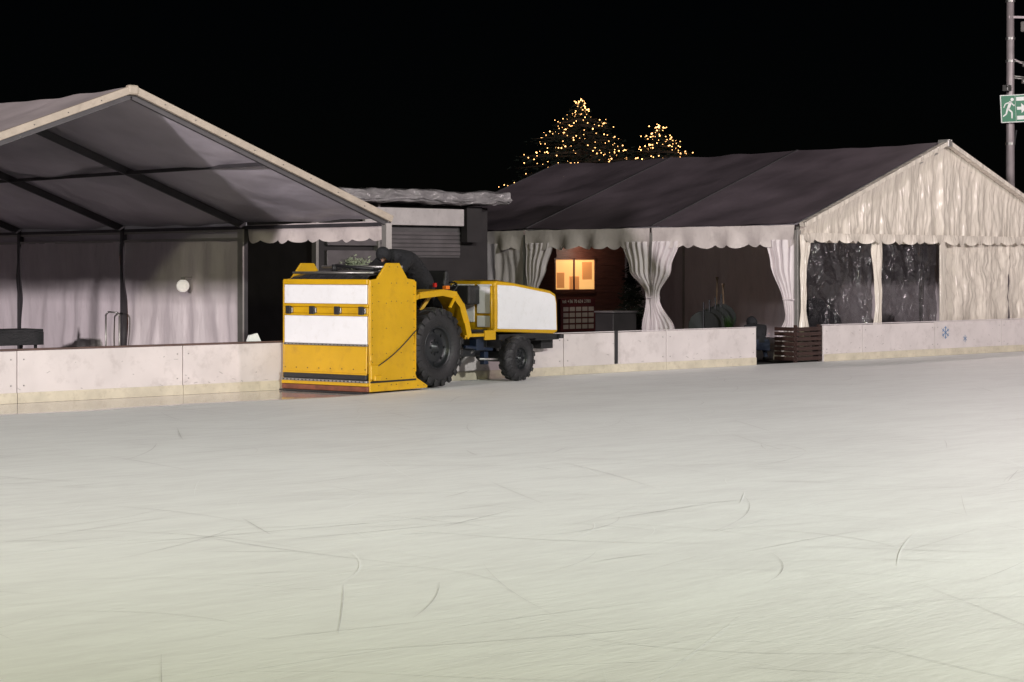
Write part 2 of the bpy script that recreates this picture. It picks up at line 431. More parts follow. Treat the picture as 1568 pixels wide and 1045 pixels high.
def PGF(u,v):
    x=lerp(xl2,xr2,u); zt=lerp(ze2,zr2,1-abs(2*u-1))+.06
    z=lerp(2.44,zt,v)
    dc=abs(x-xm2)
    off=.022*math.sin(x*9+3*nz3(x*.9,z*.8))*(.3+.7*(1-v))+.06*nz3(x*2.4,z*.8,4)+.045*nz3(x*6,z*1.4,9)+.02*nz3(x*13,z*5,2)
    off*=min(1,(zt-z)/.45)
    off-=.04*math.exp(-(dc/.06)**2)
    return Vector((x,25.23+.05*min(1,(zt-z)/.3)+off,z))
surf('gable_upper_panel',PGF,420,40,M['pvc'],TR)
valance('gable_valance',(xl2,25.14),(xr2,25.14),2.64,2.50,26,.07,M['pvc'],TR,5)
def PC(x0,x1,sd):
    def P(u,v):
        x=lerp(x0,x1,u); z=lerp(.02,2.5,v)
        return Vector((x,25.27+.02*math.sin(x*7+3*nz3(x,z*.7,sd))+.07*nz3(x*1.6,z*1.2,sd)+.035*nz3(x*5,z*3.5,sd)+.02*nz3(x*9,z*9,sd),z))
    return P
surf('wall_panel_right',PC(36.6,39.3,1),90,70,M['pvc'],TR)
surf('wall_panel_far_right',PC(39.32,41.68,7),80,70,M['pvc'],TR)
surf('window_left',PC(31.88,34.05,3),70,60,M['clear'],TR)
surf('window_right',PC(34.3,36.45,5),70,60,M['clear'],TR)
tied('gable_corner_strip','y',25.2,[(2.6,31.55,31.9,1),(1.9,31.56,31.78,.6),(1.2,31.58,31.74,.5),(.02,31.5,32.0,1)],M['pvc'],TR,3,.03,2)
tied('window_divider_curtain','y',25.22,[(2.55,33.98,34.35,1),(1.5,34.1,34.36,.6),(1.1,34.12,34.34,.6),(.02,33.85,34.35,1)],M['pvc'],TR,3,.03,8)
b=B(); b.box(36.44,36.62,25.16,25.2,.02,2.5); b.out('centre_strip',M['pvc'],TR,bevel=.01)
for i in range(3):
    valance('side_valance_%d'%i,(xl2-.06,ysR[i]+.03),(xl2-.06,ysR[i+1]-.03),2.80,2.42,9,.08,M['valance'],TR,i+2)
tied('tied_curtain_corner','x',xl2-.02,[(2.5,25.3,26.12,1),(2.0,25.3,26.0,1),(1.15,25.36,25.62,.5),(.95,25.36,25.6,.5),(.4,25.28,25.85,1),(.02,25.22,25.92,1.2)],M['curtain'],TR,5,.05,1)
tied('tied_curtain_a','x',xl2-.03,[(2.5,29.42,30.25,1),(1.9,29.4,30.0,1),(1.35,29.3,29.52,.5),(1.22,29.3,29.5,.5),(.6,29.28,29.62,1),(.02,29.3,29.8,1.2)],M['curtain'],TR,5,.05,3)
tied('tied_curtain_b','x',xl2-.06,[(2.5,28.5,29.3,1),(1.9,28.75,29.32,1),(1.35,29.08,29.34,.5),(1.22,29.08,29.33,.5),(.6,28.62,29.33,1),(.02,28.4,29.34,1.2)],M['curtain'],TR,5,.05,4)
tied('tied_curtain_c','x',xl2-.03,[(2.5,32.45,33.38,1),(1.9,32.65,33.38,1),(1.3,33.0,33.28,.5),(1.2,33.0,33.28,.5),(.02,32.6,33.3,1.2)],M['curtain'],TR,5,.05,6)
curtain('side_curtain_rear',(xl2,33.45),(xl2,35.4),2.5,.02,8,.07,M['curtain'],TR,seed=2.2)
b=B()
for y in (25.48,29.3,33.15): b.box(xl2-.10,xl2+.06,y-.14,y+.14,1.25,1.28)
b.out('curtain_ties',M['curtain'],TR,bevel=.01)
for i in range(3):
    curtain('east_curtain_%d'%i,(xr2,ysR[i]+.05),(xr2,ysR[i+1]-.05),2.7,.02,8,.05,M['curtain'],TR,seed=i+20.)
def PG2(u,v):
    x=lerp(xl2,xr2,u); zt=lerp(ze2,zr2,1-abs(2*u-1)); return Vector((x,37.5+.04*math.sin(u*60),lerp(0,zt,v)))
surf('rear_gable_wall',PG2,80,10,M['curtain'],TR)
b=B(); b.box(xl2,xr2,25.4,37.5,-.02,-.004); b.out('tent_floor',M['floor'],TR)

# ------------------------------------------------------------------ cabin in the tent with lit window
C=empty('ticket_cabin')
b=B(); b.box(35.7,38.3,36.6,37.3,0,2.55); b.out('cabin_body',M['wood'],C,bevel=.01)
b=B()
for i in range(14): b.box(35.7,38.3,36.585,36.6,.02+i*.18,.19+i*.18)
b.out('cabin_boards',M['wood'],C,bevel=.004)
yc=36.57
b=B(); b.box(35.62,37.08,yc-.02,yc,1.36,2.14); b.out('lit_window',M['warmwin'],C)
b=B(); b.box(36.15,36.5,yc-.03,yc-.022,1.36,1.7); b.box(36.62,36.98,yc-.03,yc-.022,1.62,2.08); b.box(35.68,35.95,yc-.03,yc-.022,1.4,1.8); b.out('window_papers',M['warmwin2'],C)
b=B()
for x in (35.6,36.3,37.09): b.box(x-.025,x+.025,yc-.05,yc-.032,1.32,2.18)
b.box(35.55,37.15,yc-.05,yc-.032,1.3,1.35); b.box(35.55,37.15,yc-.05,yc-.032,2.14,2.19); b.out('window_frame',M['wood'],C)
b=B(); b.box(35.8,37.1,yc-.04,yc,.25,1.12); b.out('menu_board',M['menu'],C,bevel=.005)
def text(name,s,loc,rot,size,m,parent,ext=.003,align='LEFT'):
    cu=bpy.data.curves.new(name,'FONT'); cu.body=s; cu.size=size; cu.extrude=ext; cu.align_x=align
    cu.materials.append(m); o=bpy.data.objects.new(name,cu); o.location=loc; o.rotation_euler=rot; COL.objects.link(o); o.parent=parent; return o
text('menu_title','tel: +36 70 624 2780',(35.86,yc-.048,1.0),(rad(90),0,0),.125,M['swhite'],C)
b=B()
for i in range(5):
    for j in range(4):
        x=35.9+i*.235; z=.32+j*.155
        b.box(x,x+.19,yc-.047,yc-.042,z,z+.11)
b.out('menu_pictures',M['fascia'],C)
box('white_door',38.32,39.3,36.9,37.0,0,2.3,M['fascia'],C,.01)
b=B(); b.beam((36.4,36.57,2.62),(36.4,36.3,2.62),.03,.03); b.tube((36.4,36.28,2.5),(36.4,36.28,2.64),.09,.04,14); b.out('cabin_fill_shade',M['black'],C)  # invented fixture to go with the added fill light below
pl=bpy.data.lights.new('cabin_fill','POINT'); pl.energy=20; pl.color=(1,.84,.68); pl.shadow_soft_size=.05  # added point light, puts a warm glow on the cabin wood
po=bpy.data.objects.new('cabin_fill',pl); po.location=(36.4,36.0,2.40); COL.objects.link(po); po.parent=C

# ------------------------------------------------------------------ conifers
def conifer(name,loc,h,rb,nlev,lights,seed,dens=1.0,z0=.08,lsz=.03,pw=.62):
    rr=random.Random(seed); e=empty(name,loc)
    b=B(); b.tube((0,0,0),(0,0,h*.97),rb*.05,.02,10)
    tips=[]
    vs=[];fs=[]
    for l in range(nlev):
        f=l/(nlev-1); z=h*(z0+(.97-z0)*f); rl=rb*(1-f)**pw*(.75+.4*rr.random())+.05
        nb=int(lerp(13,6,f))
        for k in range(nb):
            t=rr.uniform(0,2*math.pi); ln=rl*rr.uniform(.6,1.1); 
            d=Vector((math.cos(t),math.sin(t),rr.uniform(-.18,.12)))
            p0=Vector((0,0,z)); p1=p0+d*ln; p1.z-=ln*.12
            b.tube(p0,p1,.03*rb/3+.004,.004,4)
            n=int((10+ln*14)*dens)
            for q in range(n):
                s=rr.random()**.7; c=p0.lerp(p1,s)+Vector((rr.gauss(0,1),rr.gauss(0,1),rr.gauss(-.4,.7)))*(.05+.06*ln*(1-s*.5))
                a=rr.uniform(0,6.28); sz=rr.uniform(.05,.12)*(.5+h/10)
                dd=Vector((math.cos(a),math.sin(a),rr.uniform(-.6,.3)))*sz*1.7; w=dd.orthogonal().normalized()*sz*.35
                i0=len(vs); vs+= [c-w,c+w,c+dd]; fs.append((i0,i0+1,i0+2))
            if z<2.8: continue
            for q in range(lights):
                if rr.random()<.15: continue
                s=rr.uniform(.4,1.08); tips.append(p0.lerp(p1,s)+Vector((rr.gauss(0,.12),rr.gauss(0,.12),rr.gauss(.05,.07))))
    b.out('trunk_and_limbs',M['trunk'],e)
    mesh('needles',vs,fs,M['needle'],e)
    bl=B()
    for p in tips: bl.ball(p,lsz*rr.uniform(.4,1.15),5)
    if tips: bl.out('fairy_lights',M['fairy'],e)
    return e
conifer('conifer_tree',(53.05,53.1,0),8.5,7.3,38,4,3,lsz=.025,pw=.78)
conifer('conifer_tree',(55.25,51.0,0),7.5,6.4,32,4,5,lsz=.025,pw=.72)
conifer('christmas_tree',(34.9,33.1,0),2.1,.55,16,0,8,1.4,.12,pw=.85)
# ------------------------------------------------------------------ kiosk between tents
K=empty('food_kiosk')
b=B(); b.box(25.2,30.2,33.2,36.5,0,3.3); b.out('body',M['dkwall'],K,bevel=.02)
def PF(u,v):
    x=lerp(25.0,30.3,u); a=v*4
    pts=[(33.6,3.66),(32.55,3.62),(32.5,3.42),(32.55,3.36),(33.6,3.34)]
    i=min(3,int(a)); t=a-i
    y=lerp(pts[i][0],pts[i+1][0],t); z=lerp(pts[i][1],pts[i+1][1],t)
    return Vector((x,y+.07*nz3(x*4,v*9),z+.06*nz3(x*3,v*7,3)-.02*math.sin(x*2)))
surf('wrapped_canopy',PF,160,34,M['film'],K)
b=B(); b.box(25.0,30.3,33.2,36.9,3.4,3.55); b.out('roof_slab',M['dkwall'],K)
b=B(); b.box(26.4,29.25,32.95,33.05,2.86,3.24); b.out('fascia_panel',M['fascia'],K,bevel=.01)
b=B(); b.box(29.3,29.75,32.9,33.1,2.5,3.3); b.out('dark_fascia_end',M['dkwall'],K)
b=B(); b.box(26.9,29.3,33.16,33.19,2.15,2.84); b.out('grey_wall_panel',M['greywall'],K)
b=B()
for i in range(6): b.box(26.9,29.3,33.135,33.157,2.2+i*.09,2.275+i*.09)
b.out('wall_slats',M['shutter'],K,bevel=.008)
b=B(); b.box(25.5,26.85,33.12,33.19,1.95,2.3); b.box(25.5,26.85,33.1,33.19,2.4,2.7); b.out('hatch_panel',M['shutter'],K,bevel=.01)
b=B(); b.box(25.15,25.22,33.05,33.2,0,3.3); b.box(26.84,26.9,33.05,33.2,0,3.3); b.out('corner_posts',M['alu'],K)
b=B(); b.box(25.3,29.9,32.8,33.2,1.1,1.16); b.out('counter',M['shutter'],K,bevel=.01)
vs=[];fs=[]
for i in range(260):
    c=Vector((26.2+R.gauss(0,.16),33.0+R.gauss(0,.06),2.0+R.gauss(0,.08))); a=R.uniform(0,6.28)
    d=Vector((math.cos(a),math.sin(a)*.4,R.uniform(-.5,.8)))*.08; w=d.orthogonal().normalized()*.02
    n0=len(vs); vs+=[c-w,c+w,c+d]; fs.append((n0,n0+1,n0+2))
mesh('garland',vs,fs,mat('garland_pale',(.5,.56,.4),.6,var=.3),K)
S=empty('skate_hire_shed')
b=B(); b.box(24.0,27.4,39.5,43,0,2.9); b.out('body',M['dkwall'],S,bevel=.02)
b=B()
for i in range(18): b.box(24.0+i*.19,24.0+i*.19+.17,39.46,39.5,.1,2.2)
b.out('cladding',M['wood'],S,bevel=.006)
b=B(); b.box(24.0,27.4,39.38,39.45,2.28,2.62); b.out('sign_board',M['dkwall'],S,bevel=.005)
text('sign_text','PI  HIC',(24.5,39.36,2.36),(rad(90),0,0),.26,M['swhite'],S)
b=B(); b.box(26.2,27.1,39.37,39.379,2.34,2.56); b.out('sign_green_patch',M['green'],S)

G=empty('wooden_gate')
b=B()
for i in range(7): b.box(31.12,31.93,24.93,24.96,.04+i*.1,.115+i*.1)
b.box(31.12,31.18,24.965,25.02,0,.76); b.box(31.87,31.93,24.965,25.02,0,.76)
b.out('slats',M['wood_dk'],G,bevel=.004)
b=B()
for i in range(7): b.box(31.10,31.115,24.98,25.5,.04+i*.1,.115+i*.1)
b.out('side_slats',M['wood_dk'],G,bevel=.004)

# ------------------------------------------------------------------ clutter inside tents
def shovel(loc,lean,hh,rz=0):
    e=empty('snow_shovel',loc,rz)
    b=B(); b.tube((0,0,.35),(lean,0,hh),.018,.018,8)
    t=Vector((lean,0,hh)); b.tube(t,t+Vector((-.07,0,.1)),.014); b.tube(t,t+Vector((.07,0,.1)),.014); b.tube(t+Vector((-.075,0,.1)),t+Vector((.075,0,.1)),.016)
    b.out('handle',M['wood2'],e)
    b=B(); b.prism([(-.2,0),(.2,0),(.2,.3),(.08,.42),(-.08,.42),(-.2,.3)],'y',-.012,.012); b.out('blade',M['alu'],e,bevel=.004)
shovel((34.0,29.6,.25),.10,1.35,.4); shovel((34.3,29.6,.25),-.1,1.2,.4)
U=empty('rubber_mat_pile')
b=B()
for i in range(5): b.box(33.7+R.uniform(-.03,.03),34.7,29.3,30.1,.0+i*.05,.045+i*.05)
b.out('mats',M['black'],U,bevel=.01)
KT=empty('folded_cafe_tables')
b=B()
for i in range(4):
    x=32.9+i*.2; b.tube((x,29.0,.62+.05*i),(x+.05,29.05,.62+.05*i),.34,.34,20); b.tube((x,29.0,.1),(x,29.0,1.15+.06*i),.02,.02,8)
b.out('tables',M['rim'],KT)
BG=empty('equipment_bags')
for i,(x,y,sx,sz) in enumerate(((36.0,28.6,.5,.62),(36.9,29.0,.42,.75),(35.0,28.0,.35,.5),(38.0,29.6,.5,.6))):
    def PB(u,v,x=x,y=y,sx=sx,sz=sz,i=i):
        th=2*math.pi*u; ph=math.pi*v; q=math.sin(ph)**.6*(1+.25*nz3(math.cos(th)*1.4,math.sin(th)*1.4,v*3+i*5))
        return Vector((x+math.cos(th)*q*sx,y+math.sin(th)*q*sx*.7,sz*(1+math.cos(ph))*.8))
    surf('bag_%d'%i,PB,22,14,M['tarp'],BG)
p=empty('potted_grass',(32.6,28.0,0))
b=B(); b.tube((0,0,0),(0,0,.55),.14,.2,14); b.out('pot',M['black'],p)
vs=[];fs=[]
for i in range(60):
    a=R.uniform(0,6.28); d=Vector((math.cos(a)*.18,math.sin(a)*.18,R.uniform(.15,.4))); w=Vector((-math.sin(a),math.cos(a),0))*.012
    n0=len(vs); vs+=[Vector((0,0,.52))-w,Vector((0,0,.52))+w,Vector((0,0,.52))+d]; fs.append((n0,n0+1,n0+2))
mesh('blades',vs,fs,mat('grass_blades',(.08,.2,.05),.6),p)
box2=empty('storage_crate'); b=B(); b.box(33.1,33.9,32.0,32.6,0,.85); b.out('crate_body',M['dkwall'],box2,bevel=.02); b=B(); b.box(33.08,33.92,31.98,32.62,.86,.9); b.out('crate_lid',M['shutter'],box2,bevel=.01)
tb=empty('folding_table'); b=B(); b.box(17.0,18.9,33.4,34.1,.70,.75); 
for x in (17.1,18.75):
    for y in (33.45,34.0): b.box(x,x+.05,y,y+.05,0,.7)
b.box(17.0,18.9,33.38,33.4,.45,.70)
b.out('table',M['black'],tb,bevel=.006)
bt=empty('bottle',(18.0,33.7,.75)); b=B(); b.tube((0,0,0),(0,0,.2),.04,.04,12); b.tube((0,0,.2),(0,0,.27),.04,.014,12); b.tube((0,0,.27),(0,0,.33),.014,.014,12); b.out('glass',M['alu'],bt,True)
hr=empty('handrail'); b=B(); pts=[(20.45,33.2,0),(20.45,33.2,.98),(20.45,33.27,1.04),(20.45,33.6,1.05),(20.45,33.7,.99),(20.45,33.7,0)]
for p_,q in zip(pts[:-1],pts[1:]): b.tube(p_,q,.018)
b.out('rail_tube',M['alu'],hr,True)
gl=empty('globe_lamp',(20.5,31.05,1.58)); b=B(); b.ball((0,0,0),.12,20); b.out('glass_globe',M['globe'],gl,True); b=B(); b.tube((0,0,.1),(0,0,.16),.04); b.tube((0,0,.16),(.2,0,.16),.012); b.out('bracket',M['alu'],gl)
rg=empty('folded_paper'); b=B(); b.prism([(17.7,ZT+.036),(17.95,ZT+.036),(17.88,ZT+.16),(17.74,ZT+.13)],'y',25.0,25.05); b.out('sheet',M['swhite'],rg)

# ------------------------------------------------------------------ light pole + exit sign
P=empty('floodlight_mast',(45.2,29.0,0))
b=B(); b.tube((0,0,0),(0,0,13),.125,.085,20); b.out('pole',M['pole'],P,True)
b=B()
for z in (2.5,5.2,6.0,7.4,8.0,9.0): b.tube((0,0,z),(0,0,z+.06),.13,.13,20)
b.out('bands',M['steel'],P)
b=B(); b.beam((-.1,0,8.6),(1.1,-.8,8.6),.06,.06); b.beam((0,0,7.5),(.7,-.5,7.2),.05,.05); b.beam((0,0,12.6),(.9,-.7,12.6),.06,.06); b.beam((0,0,12.6),(-.9,.7,12.6),.06,.06)
b.out('arms',M['pole'],P)
for i,(x,y,z) in enumerate(((.35,-.3,8.35),(.8,-.6,8.35),(-.7,.4,12.4),(.7,-.7,12.4))):
    b=B(); b.box(x-.16,x+.16,y-.1,y+.12,z-.14,z+.14); b.out('lamp_housing_%d'%i,M['alu'],P,bevel=.03)
    b=B(); b.box(x-.13,x+.13,y-.115,y-.103,z-.11,z+.11); b.out('lamp_lens_%d'%i,M['lampface'],P)
for i,(z,x) in enumerate(((7.35,.32),(6.9,.28),(6.95,.5))):
    b=B(); b.tube((x-.1,-.25,z),(x+.15,-.4,z-.05),.07,.08,14); b.tube((0,0,z+.1),(x,-.28,z+.05),.02); b.out('camera_%d'%i,M['alu'],P,True)
b=B(); b.box(-.3,-.12,-.12,.05,6.62,6.78); b.out('junction_box',M['steel'],P,bevel=.01)
b=B(); b.tube((-.15,-.02,6.6),(-.3,-.1,6.75),.03); b.tube((.13,-.02,5.0),(.13,-.02,7.2),.02); b.tube((.13,0,5.0),(.2,-.05,5.6),.03); b.out('cables',M['black'],P)
E=empty('emergency_exit_sign',(45.05,28.78,6.15),rad(-38)); E.rotation_euler=(0,rad(-3),rad(-38))
box('board',-.38,.38,-.02,.02,-.37,.37,M['swhite'],E,.01)
box('green_field',-.355,.02,-.026,-.021,-.345,.345,M['green'],E)
box('green_field_b',.03,.355,-.026,-.021,-.345,.345,M['green'],E)
b=B(); y0,y1=-.034,-.028
b.prism([(-.06+.045*math.cos(t),.24+.045*math.sin(t)) for t in [i*math.pi/6 for i in range(12)]],'y',y0,y1)
def limb(p,q,w):
    p=Vector(p);q=Vector(q);d=(q-p).normalized();n=Vector((-d.y,d.x))*w/2
    b.prism([tuple(p-n),tuple(q-n*.8),tuple(q+n*.8),tuple(p+n)],'y',y0,y1)
limb((-.1,.19),(-.19,-.02),.085); limb((-.1,.17),(-.02,.07),.035); limb((-.02,.07),(.0,.1),.03); limb((-.12,.17),(-.25,.13),.035); limb((-.25,.13),(-.3,.03),.03)
limb((-.18,.0),(-.08,-.1),.05); limb((-.08,-.1),(-.09,-.26),.045); limb((-.2,.0),(-.24,-.14),.05); limb((-.24,-.14),(-.33,-.2),.04)
b.out('running_man',M['swhite'],E)
b=B(); b.prism([(.06,-.04),(.18,-.04),(.18,-.13),(.33,.0),(.18,.13),(.18,.04),(.06,.04)],'y',y0,y1)
b.prism([(.05,.2),(.33,.2),(.33,.30),(.05,.30)],'y',y0,y1); b.prism([(.05,-.3),(.33,-.3),(.33,-.2),(.05,-.2)],'y',y0,y1); b.out('arrow',M['swhite'],E)
b=B(); b.beam((0,.02,.2),(.1,.2,.2),.03,.03); b.beam((0,.02,-.2),(.1,.2,-.2),.03,.03); b.out('bracket',M['steel'],E)

# ------------------------------------------------------------------ ice resurfacing tractor
V=empty('ice_resurfacer_tractor',(18.6,23.12,0),rad(11))
W=1.75
b=B(); b.box(.02,1.06,.025,W-.025,.30,1.70); b.out('hopper_body',M['yellow'],V,bevel=.012)
def plate(b0,b1,nm):
    pts=[(-.0,.03),(1.39,.03),(1.40,.07),(1.13,.2),(1.10,.26),(1.10,1.70),(1.07,1.73),(.90,1.75),(.70,1.99),(.40,1.99),(.17,1.75),(.0,1.73)]
    b=B(); b.prism(pts,'y',b0,b1); b.out(nm,M['yellow'],V,bevel=.008)
plate(-.02,.015,'side_plate'); plate(W-.015,W+.02,'side_plate_far')
b=B()
def rivet(a,z,y=-.022): b.ball((a,y,z),.0085,6)
for i in range(12):
    z=.22+i*.128
    rivet(.05,z); rivet(1.05,z)
    if i%3==0: rivet(.38,z); rivet(.74,z)
for a in (.2,.5,.62,.9): rivet(a,1.68); rivet(a,1.4); rivet(a,.12)
for a in (.45,.65): rivet(a,1.93)
for a in (1.15,1.3): rivet(a,.08)
b.out('side_rivets',M['rim'],V)
b=B(); b.box(.0,1.1,-.032,-.022,.165,.19); b.out('side_strip',M['rim'],V)
b=B(); pts=[Vector((.12+.98*t,-.035,.40+.55*t-.05*math.sin(math.pi*t))) for t in [i/10 for i in range(11)]]
for p_,q in zip(pts[:-1],pts[1:]): b.tube(p_,q,.009,.009,6)
b.out('side_cable',M['black'],V,True)
b=B(); b.box(-.03,.14,-.07,-.021,.22,.44); b.box(.04,.2,-.09,-.03,.2,.28); b.box(-.03,.03,-.06,-.021,.5,.6); b.out('corner_bracket',M['yellow'],V,bevel=.01)
b=B(); b.box(.005,.03,-.034,-.021,.2,1.7); b.box(1.07,1.095,-.034,-.021,.3,1.7); b.out('side_edges',M['yellow'],V)
def bp(nm,b0,b1,z0,z1,a0,a1,m,bv=.006): return box(nm,a0,a1,b0,b1,z0,z1,m,V,bv)
bp('rear_panel_upper',.04,W-.03,1.365,1.655,-.012,.019,M['wpanel'])
bp('rear_panel_lower',.04,W-.03,.75,1.175,-.012,.019,M['wpanel'])
bp('rear_top_rail',.015,W-.015,1.66,1.74,-.03,.03,M['yellow'],.01)
bp('rear_rail_mid_a',.015,W-.015,1.315,1.36,-.022,.019,M['yellow'])
bp('rear_rail_mid_b',.015,W-.015,1.18,1.21,-.022,.019,M['yellow'])
bp('rear_latch_bar',.015,W-.015,1.215,1.31,-.008,.019,M['yellow'])
for i,bb_ in enumerate((.13,.62,1.13,1.62)):
    bp('latch_%d'%i,bb_-.05,bb_+.05,1.20,1.325,-.05,-.023,M['black'],.008)
    bp('latch_clip_%d'%i,bb_-.085,bb_-.055,1.22,1.30,-.04,-.009,M['steel'],.004)
bp('rear_strip',.02,W-.02,.72,.748,-.026,.019,M['steel'],.004)
bp('rear_yellow_panel',.03,W-.03,.30,.718,-.02,.019,M['yellow'],.01)
bp('rear_strip_low',.02,W-.02,.285,.31,-.05,-.022,M['yellow'],.004)
bp('rubber_skirt',.02,W-.02,.20,.30,-.045,.10,M['black'],.02)
bp('blade_bar',.0,W,.165,.20,-.06,.08,M['steel'],.004)
bp('yellow_foot',.0,W,.115,.165,-.05,.06,M['yellow'],.004)
bp('red_towel_bar',.0,W,.03,.11,-.045,.05,M['rust'],.01)
bp('towel',.03,W-.03,.006,.03,-.14,.02,M['black'],.004)
b=B()
for i in range(22):
    yy=.06+i*.078
    b.box(-.032,-.027,yy-.008,yy+.008,.727,.741); b.box(-.068,-.061,yy-.01,yy+.01,.172,.192)
    if i%3==0: b.box(-.025,-.021,yy-.008,yy+.008,.36,.376)
b.out('rear_bolts',M['rim'],V)
def PT(u,v):
    a=lerp(.05,1.02,u); bb_=lerp(.08,W-.08,v)
    z=1.73+.15*math.sin(math.pi*u)**.5*(.75+.25*math.sin(math.pi*v))+.03*nz3(a*5,bb_*4)
    return Vector((a,bb_,z))
surf('tarp_cover',PT,20,40,M['tarp'],V)
b=B(); b.tube((.16,.05,1.84),(.16,W-.05,1.84),.02); b.tube((.85,.05,1.93),(.85,W-.05,1.93),.025); b.out('top_rods',M['steel'],V,True)
b=B(); b.tube((.35,1.0,1.86),(.35,1.0,1.97),.05,.04,12); b.tube((.35,.98,1.95),(.35,.2,1.9),.025,.025); b.out('filler_neck',M['black'],V,True)
b=B()
for yy in (.55,1.2):
    b.beam((1.0,yy,.5),(2.0,yy,.6),.06,.08); b.beam((1.0,yy,1.1),(1.7,yy,1.0),.05,.05)
b.beam((1.0,.87,1.3),(2.0,.87,1.05),.06,.06)
b.out('hitch_arms',M['black'],V)
def wheel(nm,a,b0,r,w,outer,rimr,nl,front=False):
    e=bpy.data.objects.new(nm,None); COL.objects.link(e); e.parent=V; e.location=(a,b0+outer*w/2,r)
    h=w/2
    prof=[(-h*.78,rimr*.98),(-h,rimr*1.12),(-h*1.04,r*.78),(-h*.92,r*.91),(-h*.6,r*.955),(0,r*.965),(h*.6,r*.955),(h*.92,r*.91),(h*1.04,r*.78),(h,rimr*1.12),(h*.78,rimr*.98)]
    n=48; vs=[];fs=[]
    for i in range(n):
        t=2*math.pi*i/n
        for (y,q) in prof: vs.append((math.cos(t)*q,y,math.sin(t)*q))
    m_=len(prof)
    for i in range(n):
        for j in range(m_-1):
            a0=i*m_+j; a1=((i+1)%n)*m_+j; fs.append((a0,a1,a1+1,a0+1))
    mesh('tyre',vs,fs,M['black'],e,True)
    b=B()
    for i in range(nl):
        t=2*math.pi*i/nl
        for sd in (-1,1):
            t2=t+(math.pi/nl if sd>0 else 0); dt=.55*2*math.pi/nl
            def pt(tt,q,y): return Vector((math.cos(tt)*q,y,math.sin(tt)*q))
            th=.28*2*math.pi/nl
            v8=[pt(t2-th,r*.95,0),pt(t2+th,r*.95,0),pt(t2+th-dt,r*.88,sd*h*1.04),pt(t2-th-dt,r*.88,sd*h*1.04),
                pt(t2-th*.8,r*1.0,0),pt(t2+th*.8,r*1.0,0),pt(t2+th*.8-dt,r*.965,sd*h*1.03),pt(t2-th*.8-dt,r*.965,sd*h*1.03)]
            b.add(v8,[(0,3,2,1),(4,5,6,7),(0,1,5,4),(1,2,6,5),(2,3,7,6),(3,0,4,7)])
            v8=[pt(t2+th-dt,r*.88,sd*h*1.04),pt(t2-th-dt,r*.88,sd*h*1.04),pt(t2-th-dt,r*.80,sd*h*1.07),pt(t2+th-dt,r*.80,sd*h*1.07),
                pt(t2+th*.8-dt,r*.965,sd*h*1.03),pt(t2-th*.8-dt,r*.965,sd*h*1.03),pt(t2-th*.8-dt,r*.82,sd*h*1.13),pt(t2+th*.8-dt,r*.82,sd*h*1.13)]
            b.add(v8,[(0,3,2,1),(4,5,6,7),(0,1,5,4),(1,2,6,5),(2,3,7,6),(3,0,4,7)])
    b.out('lugs',M['black'],e)
    prof=[(-h*.8,rimr),(-h*.86,rimr*.97),(-h*.6,rimr*.9),(-h*.35,rimr*.86),(-h*.3,rimr*.6),(-h*.42,rimr*.45),(-h*.42,rimr*.22),(-h*.75,rimr*.18),(-h*.78,.001)]
    vs=[];fs=[];m_=len(prof)
    for i in range(n):
        t=2*math.pi*i/n
        for (y,q) in prof: vs.append((math.cos(t)*q,y if outer>0 else -y,math.sin(t)*q))
    for i in range(n):
        for j in range(m_-1):
            a0=i*m_+j; a1=((i+1)%n)*m_+j; fs.append((a0,a1,a1+1,a0+1))
    mesh('rim',vs,fs,M['rim'],e,True)
    b=B(); s=-1 if outer>0 else 1
    for i in range(8):
        t=2*math.pi*i/8; b.tube((math.cos(t)*rimr*.34,s*h*.42,math.sin(t)*rimr*.34),(math.cos(t)*rimr*.34,s*h*.52,math.sin(t)*rimr*.34),.018,.018,6)
        b.tube((math.cos(t)*rimr*.74,s*h*.34,math.sin(t)*rimr*.74),(math.cos(t)*rimr*.74,s*h*.42,math.sin(t)*rimr*.74),.022,.022,8)
    b.out('wheel_bolts',M['rim'],e)
    b=B(); b.tube((0,-h*.3,0),(0,h*.8,0),rimr*.8,rimr*.8,24); b.out('hub_back',M['rim'],e)
wheel('rear_wheel',1.86,.10,.645,.34,1,.34,20)
wheel('rear_wheel_far',1.86,W-.10,.645,.34,-1,.34,20)
wheel('front_wheel',4.15,.12,.385,.24,1,.19,16)
wheel('front_wheel_far',4.15,1.42,.385,.24,-1,.19,16)
def fender(b0,b1,nm):
    pr=[(1.12,1.46),(1.3,1.52),(1.9,1.56),(2.26,1.52),(2.44,1.34),(2.56,1.08),(2.64,.82)]
    inn=[(p[0]-(.02 if i<3 else .1),p[1]-(.09 if i<4 else .06)) for i,p in enumerate(pr)]
    inn[0]=(1.12,1.37)
    b=B()
    n=len(pr)
    for i in range(n-1):
        p,q=pr[i],pr[i+1]
        b.add([(p[0],b0,p[1]),(q[0],b0,q[1]),(q[0],b1,q[1]),(p[0],b1,p[1])],[(0,1,2,3)])
        pi,qi=inn[i],inn[i+1]
        b.add([(p[0],b0,p[1]),(q[0],b0,q[1]),(qi[0],b0,qi[1]),(pi[0],b0,pi[1])],[(0,1,2,3)])
    o=b.out(nm,M['yellow'],V); so=o.modifiers.new('s','SOLIDIFY'); so.thickness=.012
fender(.06,.52,'fender'); fender(W-.06,W-.52,'fender_far')
b=B(); b.beam((1.9,.3,1.5),(1.7,.4,1.2),.05,.05); b.beam((2.2,.05,1.45),(2.05,.045,1.28),.05,.02); b.out('fender_brackets',M['yellow'],V)
b=B(); b.box(2.0,2.1,.08,.16,1.57,1.63); b.out('tail_light_orange',M['orange'],V,bevel=.01)
b=B(); b.box(2.24,2.3,.5,.55,1.6,1.67); b.out('tail_light_red',M['red'],V,bevel=.01)
